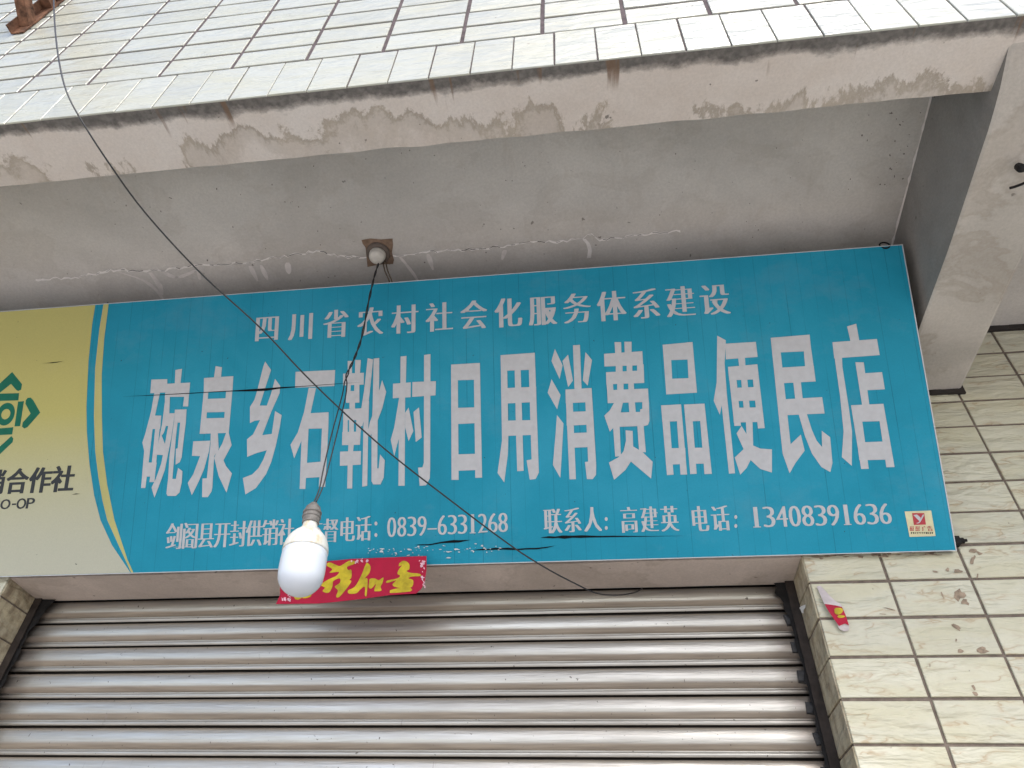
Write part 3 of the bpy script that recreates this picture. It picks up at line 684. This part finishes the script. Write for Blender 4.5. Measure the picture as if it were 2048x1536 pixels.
# small lettering from the built-in font
_cache = {}
def glyph(ch, thin):
    key = (ch, thin)
    if key not in _cache:
        cu = bpy.data.curves.new('glyph', 'FONT'); cu.body = ch; cu.offset = thin; cu.resolution_u = 3
        ob = bpy.data.objects.new('glyph', cu); COL.objects.link(ob)
        dg = bpy.context.evaluated_depsgraph_get(); dg.update()
        me = bpy.data.meshes.new_from_object(ob.evaluated_get(dg))
        _cache[key] = ([(v.co.x, v.co.y) for v in me.vertices], [tuple(p.vertices) for p in me.polygons])
        bpy.data.objects.remove(ob); bpy.data.curves.remove(cu); bpy.data.meshes.remove(me)
    return _cache[key]
def lettering(mb, text, first, last, thick=0.03, thin=-0.017, shear=0.0, cjk=True, h0=0.0006, fit=None):
    """boxes (x0,x1,top,bottom) in the photograph of the first and last glyph; glyphs stand upright on the sign"""
    n = len(text); vs_, fs_ = mb
    for i, ch in enumerate(text):
        if ch == ' ': continue
        t = i / max(1, n - 1)
        x0, x1, yt, yb = [a + (b_ - a) * t for a, b_ in zip(first, last)]
        uc, vt = sguv((x0 + x1) / 2, yt); _, vb = sguv((x0 + x1) / 2, yb); ul, _ = sguv(x0, (yt + yb) / 2); ur, _ = sguv(x1, (yt + yb) / 2)
        uc = (ul + ur) / 2
        pv, pf_ = glyph(ch, thin)
        if not pv: continue
        if cjk: ex0, ex1, ey0, ey1 = 0.03, 0.97, -0.075, 0.84
        else:
            ex0, ex1 = min(p[0] for p in pv), max(p[0] for p in pv); ey0, ey1 = min(p[1] for p in pv), max(p[1] for p in pv)
            if ch == '1': ex0 -= 0.1; ex1 += 0.1
            if ch == '-': ey0, ey1 = -0.01, 0.70
        for s_ in range(9):
            sh_ = (s_ / 8 - 0.5) * 2 * thick; b0 = len(mb[0])
            for (x, y) in pv:
                a = (x - ex0) / (ex1 - ex0) - 0.5; c = (y - ey0) / (ey1 - ey0)
                mb[0].append(sgp(uc + (a + sh_) * (ur - ul) + shear * (c - 0.5) * (vt - vb), vb + c * (vt - vb), h0 + s_ * 0.00003))
            mb[1].extend(tuple(b0 + j for j in f) for f in pf_)
        if ch == '1' and not cjk:
            b0 = len(mb[0])
            mb[0].extend(sgp(uc + a * (ur - ul), vb + c * (vt - vb), h0 + 0.0004) for a, c in ((-0.38, 0), (0.38, 0), (0.38, 0.045), (-0.38, 0.045)))
            mb[1].append((b0, b0 + 1, b0 + 2, b0 + 3))
def build_letters(mb, name, m):
    q = MB(); q.v = [tuple(v) for v in mb[0]]; q.f = mb[1]; return q.build(name, m, sign, recalc=False)
mb = ([], []); lettering(mb, '四川省农村社会化服务体系建设', (510.5, 558.5, 628, 684), (1401, 1458, 567, 630), 0.056)
build_letters(mb, 'upper_lettering', M_WHITE)['kind'] = 'stuff'
def colon(cx, y1, y2):
    b0 = len(mb[0])
    for yy in (y1, y2):
        b0 = len(mb[0]); mb[0].extend(sgpx(cx + 3 * math.cos(a * math.pi / 5), yy + 4 * math.sin(a * math.pi / 5), 0.0006) for a in range(10)); mb[1].append(tuple(b0 + i for i in range(10))[::-1])
mb = ([], []); lettering(mb, '剑阁县开封供销社', (333, 364.5, 1046, 1099), (557, 588, 1037, 1090), 0.062)
lettering(mb, '监督电话', (614, 644, 1039, 1087), (712, 742, 1031, 1082), 0.062); colon(752, 1047, 1070)
lettering(mb, '0839-6331268', (776, 791, 1035, 1074), (998, 1014, 1026, 1064), 0.10, -0.022, cjk=False)
build_letters(mb, 'lower_lettering', M_WHITE)['kind'] = 'stuff'
mb = ([], []); lettering(mb, '联系人', (1088, 1123, 1016, 1067), (1168, 1202, 1013, 1064), 0.062); colon(1212.5, 1038, 1056)
lettering(mb, '高建英', (1242, 1275, 1013, 1066), (1322, 1356, 1011, 1063), 0.062)
build_letters(mb, 'lower_lettering', M_WHITE)['kind'] = 'stuff'
mb = ([], []); lettering(mb, '电话', (1382, 1416, 1011, 1064), (1423, 1458, 1010, 1062), 0.062); colon(1471.5, 1034, 1052)
lettering(mb, '13408391636', (1502, 1522, 1014, 1055), (1760, 1780, 1007, 1048), 0.10, -0.022, cjk=False)
build_letters(mb, 'lower_lettering', M_WHITE)['kind'] = 'stuff'
k5 = 240 / 1152
def c5(x0, x1, y0, y1): return (x0 * k5, x1 * k5, 720 + y0 * k5, 720 + y1 * k5)
mb = ([], []); lettering(mb, '销合作社', c5(-150, 45, 1058, 1288), c5(505, 712, 1020, 1262), 0.035, 0.012, shear=0.04)
for ch, bx in (('C', c5(-92, -8, 1345, 1440)), ('O', c5(8, 100, 1337, 1433)), ('O', c5(163, 250, 1328, 1430)), ('P', c5(257, 332, 1325, 1425))):
    lettering(mb, ch, bx, bx, 0.035, 0.005, shear=0.05, cjk=False)
q = MB(); q.v = [tuple(v) for v in mb[0]]; q.f = mb[1]
q.poly([sgpx(x * k5, 720 + y * k5, 0.0006) for x, y in [(116, 1378), (156, 1376), (155, 1392), (115, 1394)]])
q.build('black_lettering', M_TEXTBLK, sign, recalc=False)
# green emblem, symmetrical about its own centre line
uc, vc = sguv(57 * k5, 720 + 520 * k5)
q = MB()
for s_, mirror in (("118,115 213,232 205,285 175,298 155,285 107,230 0,315 -60,360 -90,330 -85,290 0,225", 0), ("-70,325 185,318 178,388 -75,395", 0), ("175,400 232,395 195,635 140,638", 1), ("265,365 295,360 320,385 388,505 265,645 235,658 212,640 220,600 295,515 245,420 250,385", 1), ("-90,665 130,645 118,715 -95,725", 0), ("110,730 130,755 122,790 0,905 -40,940 -60,900 -45,870 40,795", 0)):
    uv = [sguv(float(w.split(',')[0]) * k5, 720 + float(w.split(',')[1]) * k5) for w in s_.split()]
    q.poly([sgp(u, v, 0.0006) for u, v in uv])
    if mirror: q.poly([sgp(2 * uc - u, v, 0.0006) for u, v in uv])
ru = sguv(142 * k5, 720 + 520 * k5)[0] - uc; rvv = sguv(57 * k5, 720 + 412 * k5)[1] - vc
vs = [sgp(uc + a_ * ru * math.cos(w * math.pi / 20), vc + b_ * rvv * math.sin(w * math.pi / 20), 0.0006) for a_, b_ in ((1, 1), (0.5, 0.45)) for w in range(40)]
q.add(vs, [(i, (i + 1) % 40, 40 + (i + 1) % 40, 40 + i) for i in range(40)])
q.build('emblem', M_GREEN, sign, recalc=False)
# slits torn in the board
ka = 400 / 2048; kb = 900 / 2048; kc = 600 / 2048
tears = [[(840 + x * ka, 1000 + y * ka) for x, y in [(-60, 462), (0, 455), (100, 452), (220, 428), (340, 410), (400, 412), (520, 408), (400, 435), (220, 442), (100, 464)]],
         [(840 + x * ka, 1000 + y * ka) for x, y in [(530, 515), (640, 498), (700, 502), (760, 489), (820, 494), (900, 488), (1000, 499), (1100, 492), (1200, 490), (1300, 479), (1390, 466), (1300, 490), (1200, 505), (1100, 506), (1000, 513), (850, 508), (700, 512)]],
         [(1050 + x * kb, 980 + y * kb) for x, y in [(70, 217), (110, 210), (140, 212), (170, 207), (220, 208), (260, 206), (330, 209), (400, 208), (560, 210), (740, 208), (560, 212), (400, 214), (300, 216), (250, 218), (215, 217), (180, 222), (150, 218), (130, 220)]],
         [(260 + x * kc, 640 + y * kc) for x, y in [(-60, 524), (180, 511), (400, 499), (560, 490), (700, 482), (840, 472), (960, 464), (1020, 459), (1160, 453), (1400, 436), (1600, 424), (1400, 439), (1160, 457), (1020, 470), (930, 484), (850, 487), (700, 488), (560, 494), (400, 504), (180, 515)]],
         [(x * 600 / 2048, 560 + y * 600 / 2048) for x, y in [(285, 569), (330, 566), (360, 562), (440, 554), (395, 563), (360, 568)]],
         [(x * k5, 720 + y * k5) for x, y in [(690, 1292), (730, 1282), (775, 1284), (735, 1290)]]]
for s in tears:
    q = MB(); q.poly([sgpx(x, y, 0.0013) for x, y in s]); q.build('tear', M_TEAR, sign)
# flaked print and grime spots
q = MB(); rnd = random.Random(21)
for i in range(70):
    cx = rnd.uniform(735, 1000); cy = 1103 - (cx - 735) * 0.028 + rnd.gauss(0, 5); r = rnd.uniform(0.5, 2.6)
    q.poly([sgpx(x, y, 0.0012 + 0.00002 * i) for x, y in blob(cx, cy, r * rnd.uniform(0.6, 2.2), r * 0.6, 7, 0.5, 0, rnd)])
q.build('flaked_print', M_EDGE, sign)['kind'] = 'stuff'
# sign maker's sticker
st = [(1809, 1023), (1862, 1021), (1871, 1072), (1819, 1074)]
q = MB(); q.poly([sgpx(x, y, 0.0008) for x, y in st]); stk = q.build('sticker', mat_plain('sticker_cream', (0.62, 0.58, 0.36), 0.5), sign)
kk = 140 / 1792
def s7(s): return [(1800 + float(w.split(',')[0]) * kk, 1000 + float(w.split(',')[1]) * kk) for w in s.split()]
M_SRED = mat_plain('sticker_red', (0.42, 0.035, 0.05), 0.5)
q = MB(); q.poly([sgpx(x, y, 0.0012) for x, y in s7("305,335 615,335 660,630 350,640")]); q.build('red_square', M_SRED, stk)
q = MB()
for i, s in enumerate(("335,385 430,372 520,450 525,530 490,540", "575,375 605,370 600,410 520,560 480,595 420,602 415,590 465,575 500,530")):
    q.poly([sgpx(x, y, 0.0015 + i * .0001) for x, y in s7(s)])
q.build('white_bird_mark', M_WHITE, stk)
mb = ([], [])
def stl(text, a, bx, **kw):
    lettering(mb, text, (1800 + a[0] * kk, 1800 + a[1] * kk, 1000 + a[2] * kk, 1000 + a[3] * kk), (1800 + bx[0] * kk, 1800 + bx[1] * kk, 1000 + bx[2] * kk, 1000 + bx[3] * kk), h0=0.0012, **kw)
stl('广告', (560, 680, 668, 795), (695, 830, 665, 795), thick=0.06)
q = MB(); q.v = [tuple(v) for v in mb[0]]; q.f = mb[1]; rnd = random.Random(5)
for i in range(2):
    for j in range(3):
        for l in range(3):
            x0 = 245 + i * 145 + j * 38; y0 = 680 + l * 40
            q.poly([sgpx(x, y, 0.0012) for x, y in s7(f"{x0},{y0} {x0 + rnd.randint(22, 36)},{y0 - 2} {x0 + rnd.randint(26, 38)},{y0 + rnd.randint(18, 34)} {x0 + 4},{y0 + 30}")])
q.build('red_lettering', M_SRED, stk, recalc=False)
q = MB()
for j in range(12):
    x0 = 275 + j * 48; q.poly([sgpx(x, y, 0.0012) for x, y in s7(f"{x0},{822} {x0 + rnd.randint(20, 38)},{820} {x0 + rnd.randint(16, 38)},{866} {x0 + rnd.randint(4, 14)},{868}")])
q.build('black_digits', M_TEXTBLK, stk, recalc=False)
# hanging eye at the top corner and clamp bolt at the lower corner
q = MB(); ce = sgp(sguv(1770, 484)[0], SG_H + 0.006, -0.006)
q.tube([ce + Vector((0.014 * math.cos(a * math.pi / 12), 0, 0.014 * math.sin(a * math.pi / 12))) for a in range(25)], 0.0026, 8)
q.build('hanging_eye', M_BLACK, sign, smooth=True)
q = MB(); cb = on_plane(1914, 1081, 1, -0.014)
q.box(cb.x - 0.012, cb.x + 0.006, -0.022, 0.002, cb.z - 0.012, cb.z + 0.010)
q.lathe([(0.0075, 0), (0.0085, 0.002), (0.0085, 0.012), (0.0045, 0.014), (0.0045, 0.02)], (cb.x + 0.005, -0.012, cb.z - 0.001), (1, -0.2, 0), 6)
q.build('clamp_bolt', M_BLACK, sign)

# ------------------------------------------------------------------ hanging bulb
bt = on_plane(628, 1008, 1, -0.5); bb = on_plane(595, 1190, 1, -0.5); ax = (bt - bb).normalized(); Lb = (bt - bb).length
bulb = thing('hanging_bulb', 'white capsule light bulb hanging on a thin twisted cord before the sign', 'light bulb', bb)
q = MB(); R = 0.0500
pr = [(0.0005, 0.0)] + [(R * math.sin(a) * (0.98), 0.046 - 0.046 * math.cos(a)) for a in [i * math.pi / 2 / 12 for i in range(1, 12)]] + [(R, 0.054), (R * 1.0, 0.08), (R * 0.985, 0.100)]
q.lathe(pr, bb, ax, 40); q.build('diffuser', M_DIFF, bulb, smooth=True)
q = MB(); pr = [(R * 0.95, 0.0995), (R * 1.005, 0.1005), (R * 1.005, 0.104), (R * 0.99, 0.112), (R * 0.945, 0.122), (R * 0.87, 0.132), (R * 0.76, 0.141), (R * 0.62, 0.149), (R * 0.48, 0.1555), (R * 0.38, 0.161), (R * 0.335, 0.167), (R * 0.33, 0.176)]
q.lathe(pr, bb, ax, 40); q.build('housing', M_BULBW, bulb, smooth=True)
q = MB(); pr = [(0.0135, 0.174), (0.019, 0.175), (0.0195, 0.188), (0.0215, 0.190), (0.0215, 0.194), (0.0195, 0.196), (0.0195, 0.199), (0.0215, 0.201), (0.0215, 0.205), (0.019, 0.207), (0.018, 0.213), (0.0165, 0.214), (0.0165, 0.218), (0.013, 0.222), (0.007, 0.230), (0.003, Lb + 0.001)]
q.lathe(pr, bb, ax, 24); q.build('socket', M_SOCK, bulb, smooth=False)
rose_c = soff(757, 508, 0.0)
cp = [(757, 527), (748, 556), (738, 600), (724, 672), (709, 716), (694, 750), (688, 790), (670, 862), (652, 935), (642, 976), (630, 1004)]
path = [on_plane(x, y, 1, -0.468 - 0.032 * i / (len(cp) - 1)) for i, (x, y) in enumerate(cp)]
path = smooth_path(path, 10); n = len(path)
for s_ in (0, 1):
    pts = []
    for i, p in enumerate(path):
        t = i / (n - 1); sep = 0.0021 + 0.0048 * math.exp(-((t - 0.72) / 0.17) ** 2)
        w = (0.0 if t > 0.55 else (0.55 - t) * 60) + s_ * math.pi
        pts.append(p + Vector((sep * math.cos(w), 0.5 * sep * math.sin(w), 0)))
    q = MB(); q.tube(pts, 0.0019, 6); q.build('cord', M_WIRE, bulb, smooth=True)
rose = thing('ceiling_rose', 'small round ceiling rose on a brown mortar patch above the sign', 'lamp fitting', rose_c)
q = MB(); q.lathe([(0.040, 0.0), (0.040, 0.007), (0.036, 0.012), (0.028, 0.013)], soff(757, 505, 0), -SOF_N, 28); q.build('base', mat_plain('rose_base', (0.11, 0.085, 0.07), 0.6), rose)
q = MB(); q.lathe([(0.027, 0.012), (0.0275, 0.018), (0.026, 0.024), (0.0255, 0.025), (0.026, 0.030), (0.024, 0.036), (0.018, 0.041), (0.006, 0.043)], soff(757, 505, 0), -SOF_N, 28); q.build('cap', M_ROSE, rose, smooth=True)
q = MB(); e0 = soff(768, 522, 0.012); e1 = sgpx(779, 566, -0.02)
for d in (-0.004, 0.004):
    q.tube(smooth_path([e0 + Vector((d, 0, 0)), e0.lerp(e1, 0.4) + Vector((d * 1.2, 0, -0.006)), e1 + Vector((d, 0, 0)), e1 + Vector((d + 0.004, 0.06, -0.1))], 5), 0.0024, 7)
q.build('supply_cord', M_WIREB, rose, smooth=True)

# ------------------------------------------------------------------ long black wire crossing the front
wp = [((106, -60), -1.27), ((109, 40), -1.25), ((117, 115), -1.225), ((132, 180), -1.195), ((160, 236), -1.155), ((215, 322), -1.07), ((290, 425), -0.94), ((400, 545), -0.79), ((520, 655), -0.66), ((625, 765), -0.545), ((760, 890), -0.42), ((900, 1000), -0.29), ((1020, 1090), -0.18), ((1090, 1135), -0.125), ((1150, 1167), -0.06), ((1195, 1187), 0.005), ((1240, 1190), 0.06), ((1268, 1185), 0.11), ((1284, 1178), 0.145)]
q = MB(); q.tube(smooth_path([on_plane(x, y, 1, d) for (x, y), d in wp], 6), 0.0021, 8)
wo = q.build('black_wire', M_WIRE, smooth=True, top_loc=on_plane(1284, 1178, 1, 0.145)); tag(wo, 'thin black wire slanting across the front from upper left to the shutter top', 'wire')

# ------------------------------------------------------------------ red banner under the sign
BY = -0.047
def bp(x, y, h=0.0): return on_plane(x, y, 1, BY - h)
ban = thing('red_banner', 'red good luck banner strip with yellow brush characters below the sign', 'banner', bp(700, 1165))
outl = [(561, 1131), (620, 1126), (700, 1118), (770, 1115), (853, 1112), (853, 1140), (849, 1166), (843, 1177), (832, 1187), (780, 1190), (730, 1197), (660, 1205), (636, 1207), (552, 1208), (560, 1190)]
q = MB(); fr = [bp(*p) for p in outl]; n = len(fr)
q.poly(fr); q.poly([p + Vector((0, 0.0008, 0)) for p in fr]); q.add(fr + [p + Vector((0, 0.0008, 0)) for p in fr], [(i, (i + 1) % n, n + (i + 1) % n, n + i) for i in range(n)])
q.build('strip', M_RED, ban)
kd = 380 / 2048
chars = [["200,950 640,930 640,985 200,1005", "390,870 460,860 455,1060 395,1065", "280,1075 560,1055 555,1105 285,1120", "300,1150 360,1145 440,1230 450,1270 380,1285", "520,1130 580,1130 560,1215 540,1260 465,1275 460,1235", "650,1005 680,1005 680,1040 655,1045"],
         ["720,900 760,890 830,920 870,925 960,870 1020,875 1015,905 940,935 950,970 985,970 985,1050 960,1080 960,1130 920,1170 870,1220 850,1255 820,1255 840,1190 805,1150 860,1110 860,1060 790,1090 780,1150 740,1215 675,1200 700,1160 655,1130 740,1070 820,1035 850,990 750,1000 780,960 720,925", "940,1085 985,1095 905,1205 852,1262 822,1254 878,1150"],
         ["1150,890 1190,930 1180,1000 1130,1060 1160,1070 1150,1240 1130,1240 1130,1150 1080,1180 1040,1220 960,1225 950,1190 1010,1160 1050,1110 1100,1010 1130,930", "1180,1070 1240,1062 1280,1080 1330,1050 1320,1110 1300,1150 1310,1190 1260,1200 1230,1190 1250,1120 1200,1170 1170,1150"],
         ["1500,900 1550,870 1605,900 1610,960 1580,980 1620,1000 1720,1010 1730,1035 1640,1040 1600,1060 1650,1080 1640,1150 1560,1170 1450,1150 1430,1120 1470,1080 1370,1110 1370,1085 1480,1060 1510,1030 1480,1010 1500,960 1530,920 1495,930", "1400,1190 1500,1165 1620,1165 1620,1200 1400,1217"]]
for strokes in chars:
    q = MB()
    for i, s in enumerate(strokes):
        pts = [tuple(float(a) for a in w.split(',')) for w in s.split()]
        sp_ = smooth_path([(x, y, 0) for x, y in pts[-2:] + pts + pts[:2]], 3)[6:-6]
        q.poly([bp(520 + v.x * kd, 960 + v.y * kd, 0.0006 + 0.0001 * i) for v in sp_])
    q.build('character', M_GOLD, ban)
q = MB(); rnd = random.Random(4)
for i in range(34):
    if i < 18: cx, cy = rnd.gauss(845, 5), rnd.uniform(1120, 1178)
    elif i < 27: cx, cy = rnd.uniform(562, 585), rnd.uniform(1188, 1204)
    else: cx, cy = rnd.uniform(690, 740), rnd.gauss(1123, 2)
    if cx > 850: cx = 848
    q.poly([bp(x, y, 0.0012 + 0.00004 * i) for x, y in blob(cx, cy, rnd.uniform(1, 3.2), rnd.uniform(0.8, 2.6), 7, 0.6, rnd.uniform(0, 3), rnd)])
q.build('worn_edge', M_PINK, ban)['kind'] = 'stuff'

# ------------------------------------------------------------------ small scraps on the pillar
fw = [(1633, 1173), (1641, 1171), (1660, 1192), (1672, 1203), (1682, 1208), (1688, 1228), (1699, 1254), (1697, 1261), (1688, 1263), (1679, 1258), (1662, 1226), (1648, 1207), (1641, 1190)]
sc = thing('plastic_strip', 'torn red and clear plastic strip stuck on the pale tiled pillar', 'plastic strip', on_plane(1665, 1220, 1, -0.006))
def pp(x, y, h): return on_plane(x, y, 1, -h - 0.010 * math.sin((y - 1170) / 95 * math.pi) - 0.004 * math.sin((x - 1630) / 70 * math.pi))
q = MB(); q.poly([pp(x, y, 0.0025) for x, y in fw]); q.build('film', M_FILM, sc)
q = MB(); q.poly([pp(x, y, 0.0035) for x, y in [(1649, 1208), (1660, 1209), (1672, 1211), (1684, 1214), (1691, 1229), (1698, 1251), (1690, 1247), (1678, 1252), (1668, 1238), (1658, 1224)]]); q.build('red_print', M_RED, sc)
q = MB(); q.poly([pp(x, y, 0.0041) for x, y in blob(1677, 1222, 9, 7, 12, 0.15)]); q.poly([pp(x, y, 0.0043) for x, y in blob(1681, 1233, 8, 3, 10, 0.3)]); q.build('gold_print', M_GOLD, sc)
q = MB(); q.poly([on_plane(x, y, 0, -0.0035) for x, y in [(1598, 1216), (1603, 1212), (1611, 1209), (1611, 1215), (1607, 1220), (1607, 1227), (1603, 1225), (1601, 1219)]])
o = q.build('paper_scrap', M_PAPER, top_loc=on_plane(1604, 1218, 0, -0.0035)); tag(o, 'tiny white paper scrap stuck to the dirty door reveal', 'paper scrap')
# old glue marks left on the tiles (part of the pillar)
q = MB(); rnd = random.Random(12)
for (cx, cy, rx, ry, rot, nn) in ((1945, 1102, 9, 4, -.1, 10), (1958, 1106, 7, 3, .4, 9), (1945, 1120, 4, 10, .3, 10), (1918, 1190, 12, 11, .1, 12), (1930, 1204, 9, 5, .3, 9), (1885, 1190, 1.5, 9, -.4, 8), (1912, 1253, 11, 4, .6, 10), (1965, 1300, 12, 6, .2, 11), (1920, 1302, 6, 4, 0, 8), (1912, 1280, 2, 3, 0, 7), (1948, 1376, 3, 7, -.5, 8), (1951, 1388, 7, 3, .5, 8), (1895, 1140, 4, 4, 0, 8), (1870, 1143, 6, 2, .2, 8), (1915, 1142, 9, 3, 0, 9), (1955, 1152, 2, 5, .2, 8), (1780, 1218, 12, 1, .25, 8), (1765, 1228, 10, 1, .1, 8)):
    q.poly([on_plane(x, y, 1, -0.0012 - 0.00003 * rnd.random()) for x, y in blob(cx, cy, rx, ry, nn, 0.4, rot, rnd)])
for i in range(26):
    cx = rnd.uniform(1625, 1890); q.poly([on_plane(x, y, 1, -0.0012) for x, y in blob(cx, 1112 - (cx - 1625) * 0.018 + rnd.gauss(0, 2.5), rnd.uniform(2, 12), rnd.uniform(.6, 3), 8, 0.5, 0, rnd)])
q.build('glue_mark', M_GLUE, pil_r)['kind'] = 'stuff'
# rusty stub in the bracket underside
hk = on_plane(2040, 335, 2, Z0 + 0.682)
rs = thing('rusty_stub', 'dark rusty stub and bent wire sticking out of the concrete bracket', 'rebar', hk)
q = MB(); q.lathe([(0.009, -0.01), (0.011, 0.006), (0.008, 0.014), (0.003, 0.017)], hk, (0, -0.2, -1), 9); q.build('stub', M_BLACK, rs)
q = MB(); q.tube(smooth_path([hk, hk + Vector((0.012, 0.006, -0.012)), hk + Vector((0.02, 0.03, -0.016)), hk + Vector((0.004, 0.045, -0.012)), hk + Vector((-0.008, 0.052, -0.008))], 4), 0.0035, 7); q.build('bent_wire', M_BLACK, rs, smooth=True)

# ------------------------------------------------------------------ rusty steel frame on the facade, top left
fx = -2.345
fr_t = thing('iron_rack', 'rusty angle iron rack bolted on the tiled facade at upper left', 'iron rack', (fx, YU, Z0 + 1.42))
q = MB(); q.box(fx - 0.022, fx + 0.022, YU - 0.006, YU - 0.002, Z0 + 1.425, Z0 + 2.3); q.box(fx - 0.022, fx - 0.017, YU - 0.032, YU - 0.006, Z0 + 1.425, Z0 + 2.3); q.build('wall_angle', M_RUST, fr_t)
for (a, c_) in (((48, 58), (37, 0)), ((97, 26), (80, -10)), ((117, 14), (108, -16))):
    p0 = on_plane(*a, 0, fx); p1 = on_plane(*c_, 0, fx); d = (p1 - p0).normalized(); p0 = Vector((fx, YU - 0.006, p0.z + 0.01)); p1 = p0 + d * 0.42
    side = Vector((1, 0, 0)); up_ = d.cross(side).normalized()
    q = MB()
    for (s0, s1, h0, h1) in ((-0.018, 0.018, -0.002, 0.002), (0.0142, 0.018, 0.0022, 0.034)):
        v8 = [p + side * s + up_ * h for p in (p0, p1) for (s, h) in ((s0, h0), (s1, h0), (s1, h1), (s0, h1))]
        q.add(v8, [(0, 1, 2, 3), (7, 6, 5, 4), (0, 4, 5, 1), (1, 5, 6, 2), (2, 6, 7, 3), (3, 7, 4, 0)])
    q.build('arm', M_RUST, fr_t)

bpy.context.view_layer.update()
